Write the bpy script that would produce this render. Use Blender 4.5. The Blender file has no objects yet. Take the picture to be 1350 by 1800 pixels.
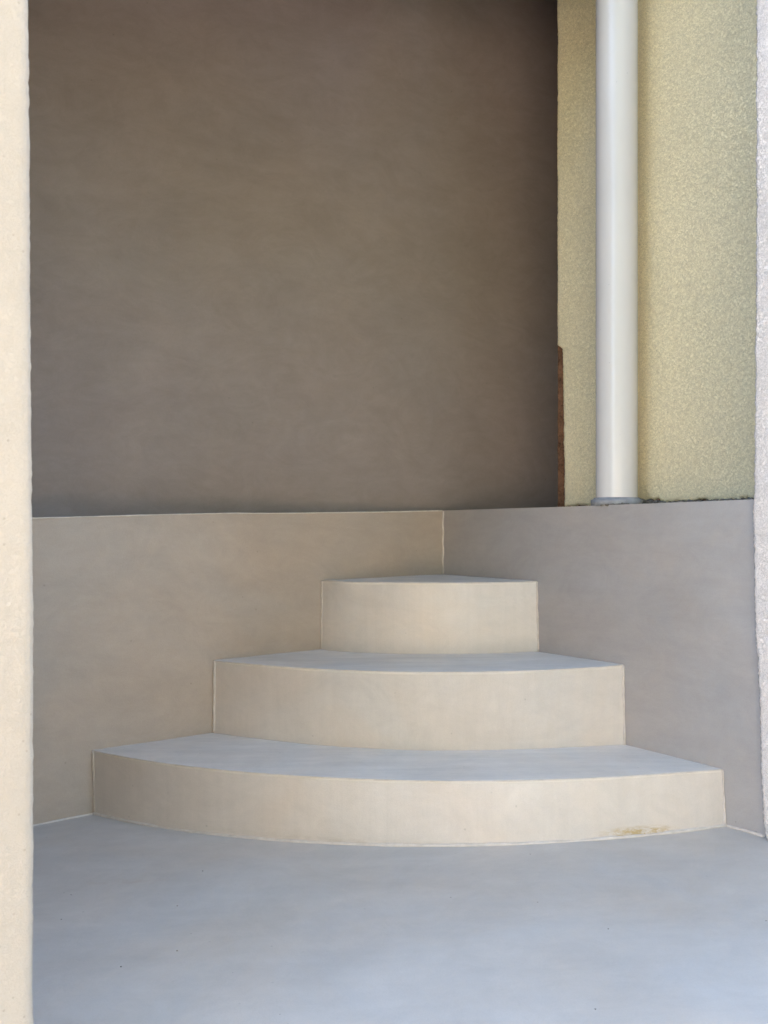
import bpy, math, random
import numpy as np
from mathutils import Vector, noise

R = math.radians
random.seed(7)
scene = bpy.context.scene
col = scene.collection
EYE = 0.69                      # eye height above the terrace, metres
Z = lambda v: v + EYE           # heights below are written relative to the eye

# ------------------------------------------------------------ camera, light
cam_d = bpy.data.cameras.new('camera')
cam = bpy.data.objects.new('camera', cam_d); col.objects.link(cam)
cam.location = (0, 0, EYE); cam.rotation_euler = (R(90), 0, 0)
cam_d.sensor_fit = 'VERTICAL'; cam_d.sensor_height = 36.0
cam_d.lens = 34.6; cam_d.shift_y = 10.4 / 1800
cam_d.clip_start = 0.02; cam_d.clip_end = 2000
cam_d.dof.use_dof = True; cam_d.dof.focus_distance = 2.2; cam_d.dof.aperture_fstop = 11
scene.camera = cam

SUN_EL, SUN_AZ = 52.0, 6.0    # azimuth from +Y towards +X
world = bpy.data.worlds.new('World'); scene.world = world; world.use_nodes = True
wn = world.node_tree; wn.nodes.clear()
sky = wn.nodes.new('ShaderNodeTexSky'); sky.sky_type = 'NISHITA'; sky.sun_disc = False
sky.sun_elevation = R(SUN_EL); sky.sun_rotation = R(SUN_AZ)
bg = wn.nodes.new('ShaderNodeBackground'); bg.inputs['Strength'].default_value = 0.15
wo = wn.nodes.new('ShaderNodeOutputWorld')
wn.links.new(sky.outputs[0], bg.inputs[0]); wn.links.new(bg.outputs[0], wo.inputs[0])
sl = bpy.data.lights.new('sun', 'SUN'); sl.energy = 4.5; sl.angle = R(0.5); sl.color = (1, 0.945, 0.86)
so = bpy.data.objects.new('sun', sl); col.objects.link(so)
sd = Vector((math.sin(R(SUN_AZ)) * math.cos(R(SUN_EL)), math.cos(R(SUN_AZ)) * math.cos(R(SUN_EL)), math.sin(R(SUN_EL))))
so.rotation_euler = sd.to_track_quat('Z', 'Y').to_euler(); so.location = (0, 0, 8)
vs = scene.view_settings
vs.view_transform = 'Standard'; vs.look = 'None'; vs.gamma = 1; vs.use_curve_mapping = False
vs.exposure = 3.3
SIDE = 0.2
PKL = 1.0
SLAB_L = 1.9
CAN = 0.25
BEAMZ, BEAM0 = 1.24, 0.15
UPA = 24.0                      # the upper wall's bearing, degrees off square to the view
BOUNCE = (-1.9, -1.3, 3.0, 0.92)        # added bounce wall behind the camera: x, y, length, top
BLOCKER_TOP = 5.0
HX0 = -1.7  # left end of the made-up sky blocker
scene.cycles.max_bounces = 7; scene.cycles.diffuse_bounces = 5

# ------------------------------------------------------------ materials
def mat_base(name, rough=0.6, spec=0.4):
    m = bpy.data.materials.new(name); m.use_nodes = True
    nt = m.node_tree; b = nt.nodes['Principled BSDF']
    b.inputs['Roughness'].default_value = rough
    b.inputs['Specular IOR Level'].default_value = spec
    return m, nt, b
def N(nt, t, **kw):
    n = nt.nodes.new(t)
    for k, v in kw.items():
        if hasattr(n, k): setattr(n, k, v)
        else: n.inputs[k].default_value = v
    return n
def coords(nt, scale=(1, 1, 1), rot=(0, 0, 0)):
    tc = nt.nodes.new('ShaderNodeNewGeometry'); mp = nt.nodes.new('ShaderNodeMapping')
    mp.inputs['Scale'].default_value = scale; mp.inputs['Rotation'].default_value = rot
    nt.links.new(tc.outputs['Position'], mp.inputs[0]); return mp.outputs[0]
def nz(nt, vec, scale, detail=4, rough=0.55, dist=0.0):
    n = nt.nodes.new('ShaderNodeTexNoise'); n.inputs['Scale'].default_value = scale
    n.inputs['Detail'].default_value = detail; n.inputs['Roughness'].default_value = rough
    n.inputs['Distortion'].default_value = dist
    nt.links.new(vec, n.inputs['Vector']); return n.outputs['Fac']
def ramp(nt, fac, p0, c0, p1, c1):
    r = nt.nodes.new('ShaderNodeValToRGB'); e = r.color_ramp.elements
    e[0].position = p0; e[0].color = (*c0, 1) if len(c0) == 3 else c0
    e[1].position = p1; e[1].color = (*c1, 1) if len(c1) == 3 else c1
    nt.links.new(fac, r.inputs[0]); return r.outputs[0]
def mul(nt, a, b, f=1.0):
    m = nt.nodes.new('ShaderNodeMixRGB'); m.blend_type = 'MULTIPLY'; m.inputs[0].default_value = f
    nt.links.new(a, m.inputs[1]); nt.links.new(b, m.inputs[2]); return m.outputs[0]
def mix(nt, fac, a, b):
    m = nt.nodes.new('ShaderNodeMixRGB')
    nt.links.new(fac, m.inputs[0])
    for s, v in ((1, a), (2, b)):
        if isinstance(v, tuple): m.inputs[s].default_value = (*v, 1)
        else: nt.links.new(v, m.inputs[s])
    return m.outputs[0]
def mth(nt, op, a, b=None, clamp=False):
    m = nt.nodes.new('ShaderNodeMath'); m.operation = op; m.use_clamp = clamp
    for s, v in ((0, a), (1, b)):
        if v is None: continue
        if isinstance(v, (int, float)): m.inputs[s].default_value = v
        else: nt.links.new(v, m.inputs[s])
    return m.outputs[0]
def bump(nt, b, h, dist, strength=1.0, prev=None):
    n = nt.nodes.new('ShaderNodeBump'); n.inputs['Distance'].default_value = dist
    n.inputs['Strength'].default_value = strength
    nt.links.new(h, n.inputs['Height'])
    if prev is not None: nt.links.new(prev, n.inputs['Normal'])
    nt.links.new(n.outputs[0], b.inputs['Normal']); return n.outputs[0]
g = lambda v: (v, v, v)

def blob(nt, centre, size, soft=1.0):
    """soft ellipsoid mask in object space, 1 at the centre"""
    tc = nt.nodes.new('ShaderNodeNewGeometry'); mp = nt.nodes.new('ShaderNodeMapping')
    mp.vector_type = 'TEXTURE'
    mp.inputs['Location'].default_value = centre; mp.inputs['Scale'].default_value = size
    nt.links.new(tc.outputs['Position'], mp.inputs[0])
    ln = nt.nodes.new('ShaderNodeVectorMath'); ln.operation = 'LENGTH'
    nt.links.new(mp.outputs[0], ln.inputs[0])
    return mth(nt, 'SUBTRACT', 1.0, ln.outputs['Value'], clamp=True)

def microcement(name, base, streak, rough=0.5, spec=0.45, streak_amp=0.10, mott=0.10, fine=0.00035, stains=(), rot=(0, 0, 0), tint=0.6, trowel=0.05):
    """troweled cement coating: cloudy tone, directional brush marks, fine grain"""
    m, nt, b = mat_base(name, rough, spec)
    v = coords(nt); vs_ = coords(nt, streak, rot)
    warm = tuple(c * k for c, k in zip(base, (1 + 0.05 * tint, 1 - 0.01 * tint, 1 - 0.08 * tint)))
    cool = tuple(c * k for c, k in zip(base, (1 - 0.05 * tint, 1.0, 1 + 0.05 * tint)))
    c = ramp(nt, nz(nt, v, 2.3, 4, 0.6, 0.6), 0.35, warm, 0.65, cool)
    c = mul(nt, c, ramp(nt, nz(nt, v, 5.5, 5, 0.6, 0.4), 0.3, g(1 - mott), 0.7, g(1.0)))
    if trowel:                                                     # overlapping arcs left by the float
        for q, (sc_, ds) in enumerate(((3.1, 2.6), (6.3, 3.4))):
            tw = nz(nt, coords(nt, (sc_, sc_, sc_ * 1.6), (0.4 * q, 0.3, 0.2)), 1.0, 7, 0.72, ds)
            c = mul(nt, c, ramp(nt, tw, 0.36, g(1 - trowel), 0.6, g(1.0)))
    st = nz(nt, vs_, 1.0, 6, 0.62, 0.25)
    c = mul(nt, c, ramp(nt, st, 0.32, g(1 - streak_amp), 0.62, g(1.0)))
    gr = nz(nt, v, 420, 3, 0.7)
    c = mul(nt, c, ramp(nt, gr, 0.3, g(0.93), 0.6, g(1.0)))
    # sparse pin holes
    vo = nt.nodes.new('ShaderNodeTexVoronoi'); vo.inputs['Scale'].default_value = 16
    nt.links.new(v, vo.inputs['Vector'])
    c = mul(nt, c, ramp(nt, vo.outputs['Distance'], 0.02, g(0.6), 0.045, g(1.0)), 0.5)
    for centre, size, colr, amt, nscale in stains:
        mk = blob(nt, centre, size)
        mk = mth(nt, 'MULTIPLY', mk, ramp(nt, nz(nt, coords(nt, nscale), 1.0, 4, 0.7), 0.4, g(0.0), 0.6, g(1.0)))
        mk = mth(nt, 'MULTIPLY', mk, amt, clamp=True)
        c = mix(nt, mk, c, colr)
    nt.links.new(c, b.inputs['Base Color'])
    nt.links.new(ramp(nt, nz(nt, v, 7, 5, 0.6, 0.5), 0.3, g(rough - 0.1), 0.7, g(rough + 0.14)), b.inputs['Roughness'])
    p = bump(nt, b, nz(nt, v, 3.5, 3, 0.5, 0.5), 0.006, 0.5)
    p = bump(nt, b, st, 0.0012, 0.55, p)
    bump(nt, b, gr, fine, 1.0, p)
    return m

def stucco(name, base, scale=190, depth=0.0022, dirt=0.72, soft=False, mott=(0.9, 1.0)):
    m, nt, b = mat_base(name, 0.85, 0.2)
    v = coords(nt)
    w = nz(nt, v, scale, 3, 0.55, 1.3)
    w2 = nz(nt, v, scale * 0.42, 3, 0.6, 0.8)
    ridge = mth(nt, 'ABSOLUTE', mth(nt, 'SUBTRACT', w, 0.5))
    h = ramp(nt, ridge, 0.0, g(0.0), 0.07, g(1.0))
    hh = mth(nt, 'ADD', mth(nt, 'MULTIPLY', h, 0.55), mth(nt, 'MULTIPLY', w2, 0.9))
    big = nz(nt, v, 3.0, 4, 0.6, 0.4)
    c = ramp(nt, big, 0.35, tuple(x * mott[0] for x in base), 0.65, tuple(x * mott[1] for x in base))
    c = mul(nt, c, ramp(nt, h, 0.0, g(dirt), 0.55, g(1.0)), 0.6 if soft else 0.8)
    vo = nt.nodes.new('ShaderNodeTexVoronoi'); vo.inputs['Scale'].default_value = 55
    nt.links.new(v, vo.inputs['Vector'])
    c = mul(nt, c, ramp(nt, vo.outputs['Distance'], 0.05, g(0.6), 0.1, g(1.0)), 0.5)
    nt.links.new(c, b.inputs['Base Color'])
    bump(nt, b, hh, depth, 0.8)
    return m

M_blocker, nt, b = mat_base('dark green blocker', 0.8, 0.2)
nt.links.new(ramp(nt, nz(nt, coords(nt), 18, 5), 0.3, (0.02, 0.03, 0.01), 0.7, (0.06, 0.08, 0.03)), b.inputs['Base Color'])
CEM = (0.50, 0.445, 0.385)
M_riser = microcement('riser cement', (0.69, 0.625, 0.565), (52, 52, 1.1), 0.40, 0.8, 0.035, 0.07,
    stains=[((0.52, 2.01, Z(-0.640)), (0.10, 0.06, 0.014), (0.47, 0.34, 0.17), 1.9, (60, 60, 200)),
            ((0.30, 2.00, Z(-0.66)), (0.9, 0.4, 0.010), (0.42, 0.36, 0.29), 0.7, (25, 25, 60))])
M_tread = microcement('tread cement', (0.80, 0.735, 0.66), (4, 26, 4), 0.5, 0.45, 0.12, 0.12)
M_floor = microcement('floor cement', (0.585, 0.53, 0.465), (5, 16, 5), 0.5, 0.45, 0.07, 0.08, rot=(0, 0, R(22)),
    stains=[((-0.47, 1.83, Z(-0.69)), (0.10, 0.02, 0.05), (0.46, 0.37, 0.29), 0.9, (40, 80, 40))])
M_lwall = microcement('left wall cement', (0.455, 0.375, 0.31), (8, 8, 22), 0.55, 0.45, 0.06, 0.07)
M_rwall = microcement('right wall cement', (0.435, 0.402, 0.38), (4, 4, 30), 0.55, 0.45, 0.05, 0.08)
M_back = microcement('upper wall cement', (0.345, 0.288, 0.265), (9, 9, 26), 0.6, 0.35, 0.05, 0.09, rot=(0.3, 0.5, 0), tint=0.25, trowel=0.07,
    stains=[((-0.318, 2.62, Z(0.076)), (0.012, 0.012, 0.022), (0.16, 0.09, 0.06), 1.6, (120, 120, 30))])
M_bead, nt, b = mat_base('sealant', 0.5, 0.4)
nt.links.new(ramp(nt, nz(nt, coords(nt), 60, 4), 0.3, (0.54, 0.475, 0.41), 0.75, (0.66, 0.59, 0.52)), b.inputs['Base Color'])
bump(nt, b, nz(nt, coords(nt), 180, 3), 0.0005, 0.5)
M_yellow = stucco('yellow roughcast', (0.96, 0.84, 0.55), 235, 0.003, 0.55, mott=(0.95, 1.0))
M_pink = stucco('pale roughcast', (0.93, 0.84, 0.775), 235, 0.0026, 0.55, mott=(0.95, 1.0))
M_pillar = stucco('cream roughcast', (0.50, 0.43, 0.345), 260, 0.0006, 0.85, True)
M_brick, nt, b = mat_base('bare brick', 0.95, 0.1)
v = coords(nt)
c = ramp(nt, nz(nt, v, 30, 5, 0.7), 0.35, (0.10, 0.052, 0.03), 0.65, (0.24, 0.125, 0.07))
nt.links.new(mul(nt, c, ramp(nt, nz(nt, v, 160, 3), 0.35, g(0.25), 0.5, g(1.0)), 0.8), b.inputs['Base Color'])
bump(nt, b, nz(nt, v, 120, 4), 0.004, 1.0)
M_mortar, nt, b = mat_base('old mortar', 0.95, 0.1)
v = coords(nt)
nt.links.new(ramp(nt, nz(nt, v, 90, 5, 0.7), 0.35, (0.07, 0.06, 0.05), 0.7, (0.32, 0.29, 0.25)), b.inputs['Base Color'])
bump(nt, b, nz(nt, v, 150, 4), 0.003, 1.0)
M_dark, nt, b = mat_base('dark gap mortar', 0.95, 0.1)
nt.links.new(ramp(nt, nz(nt, coords(nt), 70, 5, 0.7), 0.35, (0.03, 0.026, 0.022), 0.7, (0.13, 0.11, 0.09)), b.inputs['Base Color'])
M_pipe, nt, b = mat_base('painted pipe', 0.26, 0.5)
v = coords(nt)
c = ramp(nt, nz(nt, coords(nt, (6, 6, 1.2)), 1.5, 4), 0.3, (0.635, 0.605, 0.57), 0.7, (0.68, 0.65, 0.615))
vo = nt.nodes.new('ShaderNodeTexVoronoi'); vo.inputs['Scale'].default_value = 28; nt.links.new(v, vo.inputs['Vector'])
c = mul(nt, c, ramp(nt, vo.outputs['Distance'], 0.02, g(0.5), 0.04, g(1.0)), 0.5)
nt.links.new(c, b.inputs['Base Color'])
bump(nt, b, nz(nt, coords(nt, (1, 1, 0.35)), 22, 3), 0.001, 0.25)
M_collar, nt, b = mat_base('grey collar', 0.55, 0.4)
nt.links.new(ramp(nt, nz(nt, coords(nt), 50, 4), 0.3, (0.22, 0.22, 0.225), 0.7, (0.36, 0.36, 0.36)), b.inputs['Base Color'])
M_pave, nt, b = mat_base('sandy paving', 0.9, 0.2)
nt.links.new(ramp(nt, nz(nt, coords(nt), 2.5, 5), 0.3, (0.22, 0.18, 0.14), 0.7, (0.28, 0.23, 0.18)), b.inputs['Base Color'])
M_bounce = stucco('ochre render', (0.80, 0.655, 0.51), 60, 0.002, 0.9, True)
M_soffit, nt, b = mat_base('dark soffit', 0.8, 0.2)
nt.links.new(ramp(nt, nz(nt, coords(nt), 6, 4), 0.3, (0.13, 0.10, 0.08), 0.7, (0.18, 0.14, 0.115)), b.inputs['Base Color'])  # dark brown, chosen to cut bounce under the added slab
M_glass, nt, b = mat_base('window glass', 0.08, 0.5); b.inputs['Base Color'].default_value = (0.03, 0.04, 0.045, 1)
M_grit, nt, b = mat_base('dark grit', 0.9, 0.2)
nt.links.new(ramp(nt, nz(nt, coords(nt), 40, 2), 0.4, (0.12, 0.10, 0.085), 0.6, (0.3, 0.26, 0.2)), b.inputs['Base Color'])

# ------------------------------------------------------------ builders
def mesh_obj(name, verts, faces, mat, parent=None, smooth=True):
    me = bpy.data.meshes.new(name)
    off = Vector((0, 0, 0)); p_ = parent
    while p_ is not None: off += p_.location; p_ = p_.parent
    me.from_pydata([tuple(Vector(v) - off) for v in verts], [], faces)
    me.materials.append(mat)
    if smooth: me.polygons.foreach_set('use_smooth', [True] * len(me.polygons))
    me.update()
    o = bpy.data.objects.new(name, me); col.objects.link(o)
    if parent is not None: o.parent = parent
    return o
def thing(name, label, cat, base):
    o = bpy.data.objects.new(name, None); col.objects.link(o); o.location = base; o.empty_display_size = 0.2
    o['label'] = label; o['category'] = cat
    return o
def box_vf(x0, x1, y0, y1, z0, z1):
    v = [(x0, y0, z0), (x1, y0, z0), (x1, y1, z0), (x0, y1, z0), (x0, y0, z1), (x1, y0, z1), (x1, y1, z1), (x0, y1, z1)]
    return v, [(0, 3, 2, 1), (4, 5, 6, 7), (0, 1, 5, 4), (1, 2, 6, 5), (2, 3, 7, 6), (3, 0, 4, 7)]
def tube(name, pts, r, mat, parent, seg=8, wob=0.25, seed=0.0):
    """bead along a polyline, slightly uneven"""
    P = [Vector(p) for p in pts]; vs_, fs = [], []
    for i, p in enumerate(P):
        t = (P[min(i + 1, len(P) - 1)] - P[max(i - 1, 0)]).normalized()
        a = t.orthogonal().normalized() if abs(t.z) > 0.9 else Vector((0, 0, 1)).cross(t).normalized()
        if abs(t.z) > 0.9: a = Vector((1, 0, 0))
        b_ = t.cross(a).normalized()
        rr = r * (1 + wob * 2.2 * noise.noise((p * 23) + Vector((seed, 3, 1)))) * (1 + 0.3 * wob * noise.noise(p * 60))
        for k in range(seg):
            an = 2 * math.pi * k / seg
            vs_.append(p + (a * math.cos(an) + b_ * math.sin(an)) * rr)
    for i in range(len(P) - 1):
        for k in range(seg):
            k2 = (k + 1) % seg
            fs.append((i * seg + k, i * seg + k2, (i + 1) * seg + k2, (i + 1) * seg + k))
    fs.append(tuple(range(seg))[::-1]); n = (len(P) - 1) * seg; fs.append(tuple(range(n, n + seg)))
    return mesh_obj(name, vs_, fs, mat, parent)
def ragged(x, y, seed, amp):
    q = Vector((x * 1.0, y * 1.0, seed))
    return amp * (0.55 * noise.noise(q * 14) + 0.6 * noise.noise(q * 60) + 0.6 * noise.noise(q * 160))
def wall_slab(name, P0, d, n, s0, s1, z0, z1, thick, step, mat, parent=None, disp=0.0, dscale=140, lip=0.0, seed=0.0, wave=0.0):
    """slab standing on the line P0 + s*d with outward normal n; s0/s1(z) and z0/z1(s) are functions
    or numbers that give its (ragged) outline; front face is a displaced grid"""
    F = lambda q: q if callable(q) else (lambda _v: q)
    s0, s1, z0, z1 = F(s0), F(s1), F(z0), F(z1)
    sm0, sm1 = s0(1.0), s1(1.0)
    nu = max(2, int(abs(sm1 - sm0) / step)); nv = max(2, int((z1(sm0) - z0(sm0)) / step))
    V, Fc = [], []
    P0 = Vector(P0); d = Vector(d); n = Vector(n)
    for j in range(nv + 1):
        b_ = j / nv
        for i in range(nu + 1):
            a = i / nu
            sm = sm0 + a * (sm1 - sm0); za = z0(sm); zb = z1(sm); zz = za + b_ * (zb - za)
            s = s0(zz) + a * (s1(zz) - s0(zz))
            p = P0 + d * s + Vector((0, 0, zz))
            h = wave * noise.noise(Vector((s * 2.1, zz * 2.1, seed)))
            if disp: h += disp * (noise.noise(Vector((s, zz, seed)) * dscale) + 0.6 * noise.noise(Vector((s, zz, seed + 5)) * dscale * 2.2))
            if lip:
                e = min(i, nu - i, j, nv - j) * step
                h -= lip * max(0.0, 1 - e / (lip * 2.0)) ** 2
            V.append(p + n * h)
    W = nu + 1
    for j in range(nv):
        for i in range(nu):
            Fc.append((j * W + i, j * W + i + 1, (j + 1) * W + i + 1, (j + 1) * W + i))
    rim = [i for i in range(W)] + [j * W + nu for j in range(1, nv + 1)] + [nv * W + i for i in range(nu - 1, -1, -1)] + [j * W for j in range(nv - 1, 0, -1)]
    m = len(rim)
    if not lip:                                                    # crisp edge: the rim gets vertices of its own
        nb = len(V)
        for q in rim: V.append(Vector(V[q]))
        rim = list(range(nb, nb + m))
    base = len(V)
    for q in rim: V.append(Vector(V[q]) - n * thick)
    for k in range(m):
        k2 = (k + 1) % m
        Fc.append((rim[k2], rim[k], base + k, base + k2))
    Fc.append(tuple(base + k for k in range(m))[::-1])
    o = mesh_obj(name, V, Fc, mat, parent)
    # make winding face outward
    e1 = V[1] - V[0]; e2 = V[W] - V[0]
    if e1.cross(e2).dot(n) < 0: o.data.flip_normals()
    # crisp rim
    at = o.data.polygons
    fl = [True] * len(at)
    for k in range(nu * nv, len(at)): fl[k] = False
    at.foreach_set('use_smooth', fl)
    return o
def struct(o): o['kind'] = 'structure'; return o

# ------------------------------------------------------------ layout of the corner
CX, CY = 0.1714, 2.851
aL, aR = R(214.78), R(-55.74)
DL = Vector((math.cos(aL), math.sin(aL), 0)); DR = Vector((math.cos(aR), math.sin(aR), 0))
NL = Vector((-DL.y * -1, DL.x, 0)) if False else Vector((0.5705, -0.8213, 0)).normalized()
NL = Vector((-DL.y, DL.x, 0)); NL = NL if NL.y < 0 else -NL       # faces the camera
NR = Vector((DR.y, -DR.x, 0)); NR = NR if NR.y < 0 else -NR
C0 = Vector((CX, CY, 0))
PL = {0: (-0.663, 0.0287), 1: (-0.530, 0.0058), 2: (-0.3475, 0.0120), 3: (-0.1643, 0.005)}
lvl = lambda k, x: PL[k][0] + PL[k][1] * x
CIR_T = {1: (0.1937, 3.4751, 1.4940), 2: (0.2040, 3.1452, 0.9349), 3: (0.1831, 3.1324, 0.6420)}
CIR_B = {1: (0.2239, 3.4968, 1.5220), 2: (0.1911, 3.2522, 1.0126), 3: (0.1831, 3.1324, 0.6382)}
arc = lambda c, x: c[1] - math.sqrt(max(0, c[2] ** 2 - (x - c[0]) ** 2))
def wall_at(px, D):                                                # plan position where a bearing meets a wall
    u = (px - 675) / 1730; t_ = (u * CY - CX) / (D.x - u * D.y)
    return (CX + D.x * t_, CY + D.y * t_)
END_T = {1: (wall_at(162, DL), wall_at(1272, DR)), 2: (wall_at(375.5, DL), wall_at(1097, DR)), 3: (wall_at(565, DL), wall_at(945, DR))}
END_B = {1: (wall_at(165, DL), wall_at(1276, DR)), 2: (wall_at(374.5, DL), wall_at(1099.5, DR)), 3: (wall_at(563.5, DL), wall_at(947.5, DR))}
def curve(k, t_, b_):
    """plan point of riser k: t_ runs left to right, b_ = 0 foot .. 1 arris"""
    out = []
    for cir, end in ((CIR_B[k], END_B[k]), (CIR_T[k], END_T[k])):
        (xa, ya), (xb, yb) = end
        x = xa + (xb - xa) * t_
        y = arc(cir, x) + (ya - arc(cir, xa)) * max(0, 1 - t_ * 6) ** 2 + (yb - arc(cir, xb)) * max(0, 1 - (1 - t_) * 6) ** 2
        out.append((x, y))
    return (out[0][0] * (1 - b_) + out[1][0] * b_, out[0][1] * (1 - b_) + out[1][1] * b_)

DU = Vector((math.cos(R(UPA)), math.sin(R(UPA)), 0)); NU = Vector((DU.y, -DU.x, 0))
UP0 = Vector((CX - 0.02, CY + 0.085, 0))
# ground, terrace floor
v, f = box_vf(-600, 600, -600, 600, -0.5, -0.13)
o = mesh_obj('ground', v, f, M_pave, smooth=False); struct(o)
V, Fc = [], []
nx, ny = 60, 44
x0, x1, y0, y1 = -3.2, 3.0, 0.75, 3.55
for j in range(ny + 1):
    for i in range(nx + 1):
        x = x0 + (x1 - x0) * i / nx; y = y0 + (y1 - y0) * j / ny
        V.append((x, y, Z(lvl(0, x)) + 0.0015 * noise.noise(Vector((x * 2, y * 2, 0)))))
for j in range(ny):
    for i in range(nx):
        a = j * (nx + 1) + i; Fc.append((a, a + 1, a + nx + 2, a + nx + 1))
rim = list(range(nx + 1)) + [j * (nx + 1) + nx for j in range(1, ny + 1)] + [ny * (nx + 1) + i for i in range(nx - 1, -1, -1)] + [j * (nx + 1) for j in range(ny - 1, 0, -1)]
bs = len(V)
for q in rim: V.append((V[q][0], V[q][1], -0.131))
for k in range(len(rim)):
    k2 = (k + 1) % len(rim); Fc.append((rim[k], bs + k, bs + k2, rim[k2]))
struct(mesh_obj('terrace_floor', V, Fc, M_floor))

# ------------------------------------------------------------ the low walls
def interp(tab, x):
    if x <= tab[0][0]: return tab[0][1]
    for (a, b_), (c, d) in zip(tab, tab[1:]):
        if x <= c: return b_ + (d - b_) * (x - a) / (c - a)
    return tab[-1][1]
def px_s(px, d):                                                   # distance along a wall for a bearing
    u = (px - 675) / 1730; return (u * CY - CX) / (d.x - u * d.y)
ledL = sorted([(0.0, 0.0214), (px_s(700, DL), 0.0175), (px_s(500, DL), 0.0120), (px_s(400, DL), 0.0118), (px_s(300, DL), 0.0085), (px_s(61, DL), -0.0005), (2.5, -0.008)])
ledR = sorted([(0.0, 0.0214), (px_s(980, DR), 0.0275), (px_s(1140, DR), 0.0325), (px_s(1318, DR), 0.0375), (1.3, 0.041)])
t = thing('low_wall', 'smooth tan cement wall along the left of the corner steps, pale line along its top edge', 'low wall', C0 + DL * 0.8)
wall_slab('wall_face', C0, DL, NL, -0.03, 2.4, Z(-0.9), lambda s: Z(interp(ledL, s)), 0.16, 0.03, M_lwall, t, wave=0.0015)
pts = [C0 + DL * (0.004 + 1.4 * i / 90) + NL * 0.0002 + Vector((0, 0, Z(interp(ledL, 1.4 * i / 90)) - 0.0004)) for i in range(91)]
tube('top_bead', pts, 0.0017, M_bead, t, wob=0.2)
pts = [C0 + DL * (1.0 + 0.65 * i / 40) + NL * 0.0005 + Vector((0, 0, Z(lvl(0, (C0 + DL * (1.0 + 0.65 * i / 40)).x)) + 0.001)) for i in range(-2, 41)]
tube('base_bead', pts, 0.0022, M_bead, t)
t = thing('low_wall', 'smooth grey cement wall right of the corner steps, carrying the yellow wall and the downpipe', 'low wall', C0 + DR * 0.6)
wall_slab('wall_face', C0, DR, NR, -0.02, 1.25, Z(-0.9), lambda s: Z(interp(ledR, s)), 0.62, 0.03, M_rwall, t, wave=0.0012)
pts = [C0 + (NL + NR) * 0.0016 + Vector((0.0012 * math.sin(i * 0.9), 0, Z(-0.162 + 0.182 * i / 24))) for i in range(25)]
tube('corner_bead', pts, 0.0030, M_bead, t, wob=0.2)
pts = [C0 + DR * (0.955 + 0.10 * i / 12) + NR * 0.001 + Vector((0, 0, Z(lvl(0, (C0 + DR * (0.955 + 0.10 * i / 12)).x)) + 0.001)) for i in range(13)]
tube('base_bead', pts, 0.0028, M_bead, t)

# landing behind the two low walls
V = [C0 + DL * 2.4 - NL * 0.15, C0 - NL * 0.15 - NR * 0.15, C0 + DR * 0.2 - NR * 0.5, UP0 + DU * 1.5 - NU * 0.1, UP0 - DU * 2.2 - NU * 0.1]
V = [Vector((p.x, p.y, Z(-0.012))) for p in V] + [Vector((p.x, p.y, Z(-0.6))) for p in V]
struct(mesh_obj('landing', V, [(0, 1, 2, 3, 4), (5, 9, 8, 7, 6)] + [(k, k + 5, (k + 1) % 5 + 5, (k + 1) % 5) for k in range(5)], M_tread, smooth=False))

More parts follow.
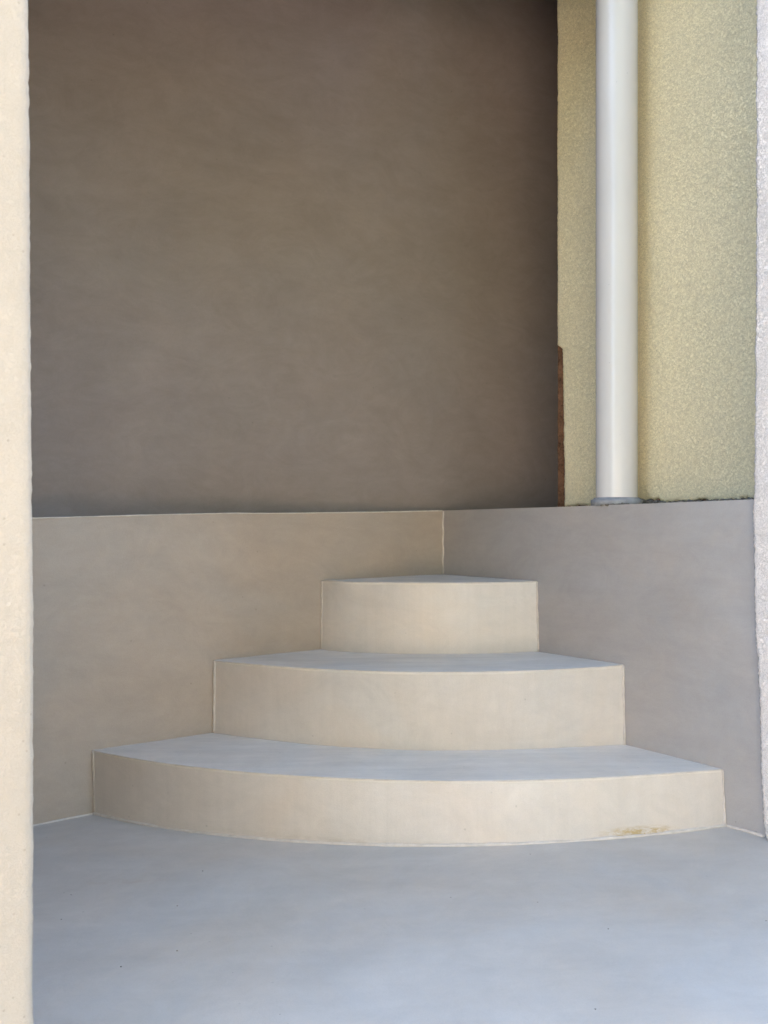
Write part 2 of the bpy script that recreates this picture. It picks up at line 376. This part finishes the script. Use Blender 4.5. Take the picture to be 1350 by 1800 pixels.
# ------------------------------------------------------------ corner steps
st = thing('corner_steps', 'three curved cement steps fanning out of the corner between the two low walls', 'steps', (0.2, 2.3, 0.0))
for k in (1, 2, 3):
    n_ = 100
    ts = [-0.02 + 1.04 * i / n_ for i in range(n_ + 1)]
    wob = lambda x, q: 0.0018 * noise.noise(Vector((x * 5, q, k)))
    # tread: rounded nosing, then flat to the back walls
    r_ = 0.004; V, Fc = [], []
    prof = [(0.001, -0.007), (0.0, -r_)] + [(r_ * (1 - math.cos(a)), -r_ * (1 - math.sin(a))) for a in (R(22), R(45), R(68), R(90))]
    for t_ in ts:
        x, y = curve(k, t_, 1); y += wob(x, 1); z = Z(lvl(k, x)) + 0.0010 * noise.noise(Vector((x * 6, k, 9)))
        dx = x - CIR_T[k][0]; dy = y - CIR_T[k][1]; L_ = math.hypot(dx, dy)
        for off, dz in prof: V.append((x - dx / L_ * off, y - dy / L_ * off, z + dz))
        yb = CY + 0.04
        for q in range(1, 9): V.append((x - dx / L_ * r_, y + r_ + (yb - y - r_) * q / 8, z + 0.0010 * noise.noise(Vector((x * 5, q * 0.8, k)))))
    W = len(prof) + 8
    for i in range(n_):
        for j in range(W - 1): Fc.append((i * W + j, (i + 1) * W + j, (i + 1) * W + j + 1, i * W + j + 1))
    tr = mesh_obj('step', V, Fc, M_tread, st)
    # riser: curved wall from the tread below
    V, Fc = [], []; nz_ = 10
    for t_ in ts:
        for j in range(nz_ + 1):
            b_ = j / nz_
            x, yy = curve(k, t_, b_)
            yy += wob(x, 1) * b_ + wob(x, 1 + b_) * 0.5 * b_ * (1 - b_)
            zb = Z(lvl(k - 1, x)) - 0.01; zt = Z(lvl(k, x)) - 0.0035
            V.append((x, yy + 0.0008 * b_, zb + (zt - zb) * b_))
    W = nz_ + 1
    for i in range(n_):
        for j in range(W - 1): Fc.append((i * W + j, (i + 1) * W + j, (i + 1) * W + j + 1, i * W + j + 1))
    mesh_obj('riser', V, Fc, M_riser, tr)
    # vertical beads where riser meets the walls
    for side in (0, 1):
        pts = []
        for i in range(19):
            b_ = i / 18
            x, y = curve(k, side, b_)
            x += (0.003 if side == 0 else -0.002) + 0.0015 * noise.noise(Vector((i * 0.4, k, side)))
            pts.append((x, y - 0.0008, Z(lvl(k - 1, x)) * (1 - b_) + (Z(lvl(k, x)) - 0.002) * b_))
        tube('joint_bead', pts, 0.0034 if side == 0 else 0.0024, M_bead, tr, wob=0.3, seed=k * 3 + side)
    # bead along the foot of the riser
    pts = []
    for i in range(201):
        x, y = curve(k, i / 200, 0)
        pts.append((x, y - 0.0004, Z(lvl(k - 1, x)) + 0.0005))
    tube('foot_bead', pts, {1: 0.0038, 2: 0.0013, 3: 0.0010}[k], M_bead, tr, wob=0.35, seed=k)
    # pale worn arris
    pts = []
    for i in range(201):
        x, y = curve(k, 0.002 + 0.996 * i / 200, 1)
        pts.append((x, y + wob(x, 1) + 0.0012, Z(lvl(k, x)) - 0.0014))
    tube('arris_bead', pts, 0.0013, M_bead, tr, wob=0.35, seed=k + 7)

# ------------------------------------------------------------ taupe wall behind the landing
t = thing('upper_wall', 'tall dark taupe cement wall rising in shade behind the steps', 'wall', C0 + DL * 0.5 - NL * 0.1 + Vector((0, 0, EYE)))
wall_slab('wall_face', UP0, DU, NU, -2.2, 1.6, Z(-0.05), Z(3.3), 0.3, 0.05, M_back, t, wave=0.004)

# ------------------------------------------------------------ yellow wall on the right low wall
def lineat(px, back):                                             # s along DR for a bearing, on the plane set back from the right wall
    P = C0 - NR * back; u = (px - 675) / 1730
    return (u * P.y - P.x) / (DR.x - u * DR.y)
YA = R(43)                                                        # the yellow wall stands more square to the steps than the low wall
DY = Vector((math.cos(YA), -math.sin(YA), 0)); NY = Vector((-math.sin(YA), -math.cos(YA), 0))
YB = 0.108
PY = C0 - NR * YB; PY = PY + DR * lineat(978.5, YB)
def ylineat(px):
    u = (px - 675) / 1730; return (u * PY.y - PY.x) / (DY.x - u * DY.y)
sL, sL2, sR = 0.0, ylineat(991), ylineat(1330) + 0.10
Yd = PY.y
def foot(s):                                                      # lowest height that shows over the ledge of the low wall
    p = PY + DY * s; px = 675 + 1730 * p.x / p.y
    sl_ = px_s(px, DR); q = C0 + DR * sl_
    return Z(interp(ledR, sl_) * p.y / q.y)
zchip = Z((910.4 - 606) * Yd / 1730)
def yl_left(z):
    e = sL + (0.0022 * noise.noise(Vector((0, z * 5, 2)))) + ragged(0, z, 2.0, 0.0022)
    if z < zchip:
        k = min(1, (zchip - z) / 0.012)
        e = (sL2 - 0.006) + (0.006 * min(1, (zchip - z) / 0.35)) + ragged(0, z, 3.0, 0.002) if k >= 1 else sL + (sL2 - 0.006 - sL) * k
    return e
t = thing('yellow_wall', 'rough pale yellow plastered wall standing on the grey low wall behind the downpipe', 'wall', PY + DY * 0.25 + Vector((0, 0, Z(0.03))))
wall_slab('plaster', PY, DY, NY, yl_left, sR,
          lambda s: foot(s) + max(-0.002, 0.0025 + ragged(s, 0, 4.0, 0.012)) + (0.012 * max(0, 1 - abs(s - ylineat(1142)) / 0.035)), Z(1.95), 0.012, 0.0032, M_yellow, t, disp=0.0015, dscale=150, lip=0.004, seed=11)
wall_slab('brick_core', PY - NY * 0.0125, DY, NY, lambda z: sL - 0.0045 + ragged(0, z, 6.0, 0.0018), sR - 0.002, Z(0.0), Z(1.94), 0.05, 0.012, M_brick, t, disp=0.002, dscale=60)
wall_slab('wall_body', PY - NY * 0.066, DY, NY, sL + 0.003, sR - 0.004, Z(0.0), Z(1.93), 0.42, 0.1, M_yellow, t)
# crumbled mortar under the plaster
V, Fc = [], []
def lump(c, rx, ry, rz, seed):
    b0 = len(V); A, B = 8, 5
    for j in range(B + 1):
        th = math.pi * j / B
        for i in range(A):
            ph = 2 * math.pi * i / A
            q = Vector((math.sin(th) * math.cos(ph), math.sin(th) * math.sin(ph), math.cos(th)))
            rr = 1 + 0.45 * noise.noise(q * 1.7 + Vector((seed, 0, 0)))
            V.append(Vector(c) + Vector((q.x * rx, q.y * ry, q.z * rz)) * rr)
    for j in range(B):
        for i in range(A):
            i2 = (i + 1) % A; Fc.append((b0 + j * A + i, b0 + (j + 1) * A + i, b0 + (j + 1) * A + i2, b0 + j * A + i2))
for i in range(420):
    q0 = ylineat(1112)
    s = q0 + (sR - 0.10 - q0) * random.random()
    near = max(0, 1 - (s - q0) / 0.09)
    r = random.uniform(0.0014, 0.0036) * (1 + 0.9 * near)
    p = PY + DY * s + NY * (random.uniform(-0.006, 0.004) + random.random() * 0.02 * near)
    lump((p.x, p.y, foot(s) + r * random.uniform(-0.8, 0.6) + near * 0.012 * random.random()), r * 1.4, r * 1.4, r, i)
o = mesh_obj('mortar_crumbs', V, Fc, M_mortar, t); o['kind'] = 'stuff'

# ------------------------------------------------------------ downpipe
u = (1084 - 675) / 1730
pb = 0.060
P = C0 - NR * pb; s = (u * P.y - P.x) / (DR.x - u * DR.y); pc = P + DR * s
pr = 37 / 1730 * pc.y / math.sqrt(1 + u * u) * 1.0
ledz = Z(interp(ledR, s))
t = thing('downpipe', 'white painted round rainwater downpipe in front of the yellow wall', 'drainpipe', (pc.x, pc.y, ledz))
def lathe(name, c, prof, mat, parent, seg=64, ex=1.0, ragg=0.0):
    V, Fc = [], []
    for (r, z) in prof:
        for k in range(seg):
            a = 2 * math.pi * k / seg
            rr = r + ragg * noise.noise(Vector((math.cos(a) * 3, math.sin(a) * 3, z * 30)))
            V.append((c.x + rr * math.cos(a), c.y + rr * math.sin(a), z))
    for j in range(len(prof) - 1):
        for k in range(seg):
            k2 = (k + 1) % seg; Fc.append((j * seg + k, j * seg + k2, (j + 1) * seg + k2, (j + 1) * seg + k))
    return mesh_obj(name, V, Fc, mat, parent)
bz = Z((910.4 - 874) * pc.y / 1730)
lathe('pipe', pc, [(pr - 0.004, bz - 0.01), (pr, bz - 0.01), (pr, bz), (pr, bz + 0.3)] + [(pr, bz + 0.3 * q) for q in range(2, 12)], M_pipe, t)
cz = bz - 0.0005
lathe('collar', pc, [(pr - 0.002, cz), (pr + 0.0035, cz - 0.0005), (pr + 0.0045, cz - 0.004), (pr + 0.0095, cz - 0.0055), (pr + 0.0115, cz - 0.008), (pr + 0.0115, ledz - 0.002), (pr - 0.004, ledz - 0.002)], M_collar, t, ragg=0.0015)
V, Fc = [], []
for i in range(60):
    a = random.uniform(-2.4, -0.1); rr = pr + random.uniform(0.004, 0.014)
    r = random.uniform(0.0016, 0.0036)
    lump((pc.x + rr * math.cos(a), pc.y + rr * math.sin(a), ledz + random.uniform(0, 0.004) * (1 if a > -1.6 else 0.4)), r * 2.0, r * 2.0, r, i + 400)
o = mesh_obj('mortar_bed', V, Fc, M_mortar, t); o['kind'] = 'stuff'

# ------------------------------------------------------------ pale stucco wall at the right edge
PK = -0.018
PP = C0 - NR * PK
edge_tab = [(0, 1328.5), (300, 1328), (600, 1327), (870, 1324), (900, 1322.5), (1000, 1324.5), (1100, 1327), (1200, 1333), (1300, 1336), (1400, 1339), (1440, 1341), (1468, 1349), (1500, 1362)]
def pk_left(z):
    y = 2.0; yp = 910.4 - (z - EYE) * 1730 / y
    px = interp(edge_tab, yp)
    return lineat(px, PK) + ragged(0, z, 8.0, 0.0045)
t = thing('pale_wall', 'rough pinkish white plastered wall at the right edge, ragged against the grey low wall', 'wall', C0 + DR * 1.4)
wall_slab('plaster', PP, DR, NR, pk_left, lineat(1330, PK) + PKL, Z(-0.70), Z(1.5), 0.016, 0.004, M_pink, t, disp=0.0015, dscale=150, lip=0.003, seed=21)
wall_slab('dark_joint', C0 + NR * 0.0005, DR, NR, lambda z: pk_left(z) - 0.005 + ragged(0, z, 9.0, 0.006), lineat(1330, PK) + 0.30, Z(-0.70), Z(0.04), 0.02, 0.006, M_dark, t, disp=0.0015, dscale=90)
wall_slab('wall_core', C0 - NR * 0.002, DR, NR, lineat(1331, 0.0) + 0.004, lineat(1330, PK) + PKL - 0.02, Z(-0.70), Z(1.49), 0.35, 0.3, M_mortar, t)
pts = [C0 + DR * lineat(1340 + i * 0.9, 0) + NR * 0.004 + Vector((0, 0, Z(-0.640 + 0.0002 * i) + 0.002 * noise.noise(Vector((i * .7, 0, 0))))) for i in range(14)]

# ------------------------------------------------------------ cream wall end at the left edge, close to the camera
ek = 1.10
E0 = Vector(((55 - 675) / 1730 * ek, ek, 0))
ed_tab = [(0, 52), (300, 54.5), (600, 56), (900, 58.5), (1100, 61), (1400, 60.5), (1800, 60)]
def el_s(z):
    yp = 910.4 - (z - EYE) * 1730 / ek
    return -((interp(ed_tab, yp) - 55) / 1730 * ek) * 1.0 + ragged(0, z, 12.0, 0.0016)
t = thing('cream_wall', 'bright cream plastered wall end at the left edge, closest to the viewer', 'wall', E0 + DL * 0.4)
wall_slab('plaster', E0, DL, NL, el_s, 0.9, Z(-0.72), Z(1.6), 0.72, 0.006, M_pillar, t, disp=0.0007, dscale=80, lip=0.006, seed=31)

# ------------------------------------------------------------ made-up surroundings out of frame, added to shade and bounce light
t = thing('shade_slab', 'plain slab added overhead, out of frame, to shade the upper wall', 'shade_slab', C0 + NL * 0.3 + Vector((0, 0, Z(1.76))))  # unseen slab, put in to keep sky light off the walls
V = [UP0 - DU * 2.1 + NU * 0.005, C0 + DL * SLAB_L + NL * 0.6, C0 + DL * 0.1 + NL * 0.6 + NR * CAN, C0 + DR * 0.95 + NR * CAN, C0 + DR * 0.95 - NR * 0.5, UP0 + DU * 1.3 + NU * 0.005]
zb, zt = Z(1.76), Z(3.2)
n7 = len(V)
V = [Vector((p.x, p.y, zb)) for p in V] + [Vector((p.x, p.y, zt)) for p in V]
mesh_obj('slab', V, [tuple(range(n7))[::-1], tuple(range(n7, 2 * n7))] + [(k, (k + 1) % n7, (k + 1) % n7 + n7, k + n7) for k in range(n7)], M_soffit, t, smooth=False)
V = [C0 + DL * SLAB_L + NL * 0.5, C0 + DL * SLAB_L + NL * 0.62, C0 + DL * BEAM0 + NL * 0.62, C0 + DL * BEAM0 + NL * 0.5]
V = [Vector((p.x, p.y, Z(BEAMZ))) for p in V] + [Vector((p.x, p.y, Z(1.759))) for p in V]
mesh_obj('shade_beam', V, [(0, 1, 2, 3), (4, 7, 6, 5)] + [(k, k + 4, (k + 1) % 4 + 4, (k + 1) % 4) for k in range(4)], M_soffit, t, smooth=False)  # unseen beam added to darken the top of the upper wall
V = [C0 + DR * 0.0 + NR * (CAN + .0), C0 + NR * (CAN - 0.1), C0 + DR * 0.95 + NR * (CAN - 0.1), C0 + DR * 0.95 + NR * CAN]
V = [Vector((p.x, p.y, Z(1.46))) for p in V] + [Vector((p.x, p.y, Z(1.759))) for p in V]
mesh_obj('shade_beam', V, [(0, 1, 2, 3), (4, 7, 6, 5)] + [(k, k + 4, (k + 1) % 4 + 4, (k + 1) % 4) for k in range(4)], M_soffit, t, smooth=False)  # second added beam, cutting sky light high on the yellow wall
t = thing('wall', 'taupe cement wall added unseen behind the cream wall end to block light from the left', 'wall', E0 + DL * SIDE - NL * 0.2)
wall_slab('wall_face', E0 + DL * SIDE - NL * 0.74, -NL, -DL, 0, 0.9, Z(-0.9), Z(1.62), 0.2, 0.2, M_back, t)  # unseen wall added to keep out stray light from the left
t = thing('wall', 'cream plastered wall added out of sight behind the yellow wall to stop stray light', 'wall', C0 - NR * 0.62 + Vector((0, 0, EYE)))
wall_slab('wall_face', UP0 + DU * 0.62, NU, -DU, -0.05, 1.1, Z(-0.05), Z(3.1), 0.2, 0.2, M_pillar, t)  # unseen wall added to seal a light leak from behind
t = thing('bounce_wall', 'low ochre rendered wall added out of sight behind the viewer to bounce warm sunlight', 'bounce wall', (BOUNCE[0] + BOUNCE[2] / 2, BOUNCE[1], -0.13))
wall_slab('wall_face', (BOUNCE[0], BOUNCE[1], 0), (1, 0, 0), (0, 1, 0), 0, BOUNCE[2], -0.13, BOUNCE[3], 0.2, 0.1, M_bounce, t)  # made-up wall, placed to reflect warm sun onto the steps
v, f = box_vf(BOUNCE[0] - 0.03, BOUNCE[0] + BOUNCE[2] + 0.03, BOUNCE[1] - 0.24, BOUNCE[1] + 0.04, BOUNCE[3], BOUNCE[3] + 0.06)
mesh_obj('coping', v, f, M_bounce, t, smooth=False)
t = thing('sky_blocker', 'tall dark green block added out of sight behind the viewer to hold back low sky', 'sky_blocker', (HX0 + 3, BOUNCE[1] - 1.0, -0.13))
wall_slab('blocker_face', (HX0, BOUNCE[1] - 1.0, 0), (1, 0, 0), (0, 1, 0), 0, 7, -0.13, BLOCKER_TOP, 0.9, 0.12, M_blocker, t, disp=0.09, dscale=6)  # made-up mass, dark and tall to block the low sky

# grit lying on the terrace and treads
V, Fc = [], []
for i in range(22):
    x = random.uniform(-0.65, 0.9); y = random.uniform(1.25, 2.02 if abs(x - .2) < .5 else 2.1)
    if y > arc(CIR_B[1], min(max(x, -0.66), 0.7)) - 0.02: continue
    r = random.uniform(0.0004, 0.0010)
    lump((x, y, Z(lvl(0, x)) + r * 0.6), r * 1.5, r, r, i + 900)
o = mesh_obj('grit', V, Fc, M_grit)
o['kind'] = 'stuff'; o['label'] = 'tiny dark specks of grit scattered on the smooth cement terrace'; o['category'] = 'grit'
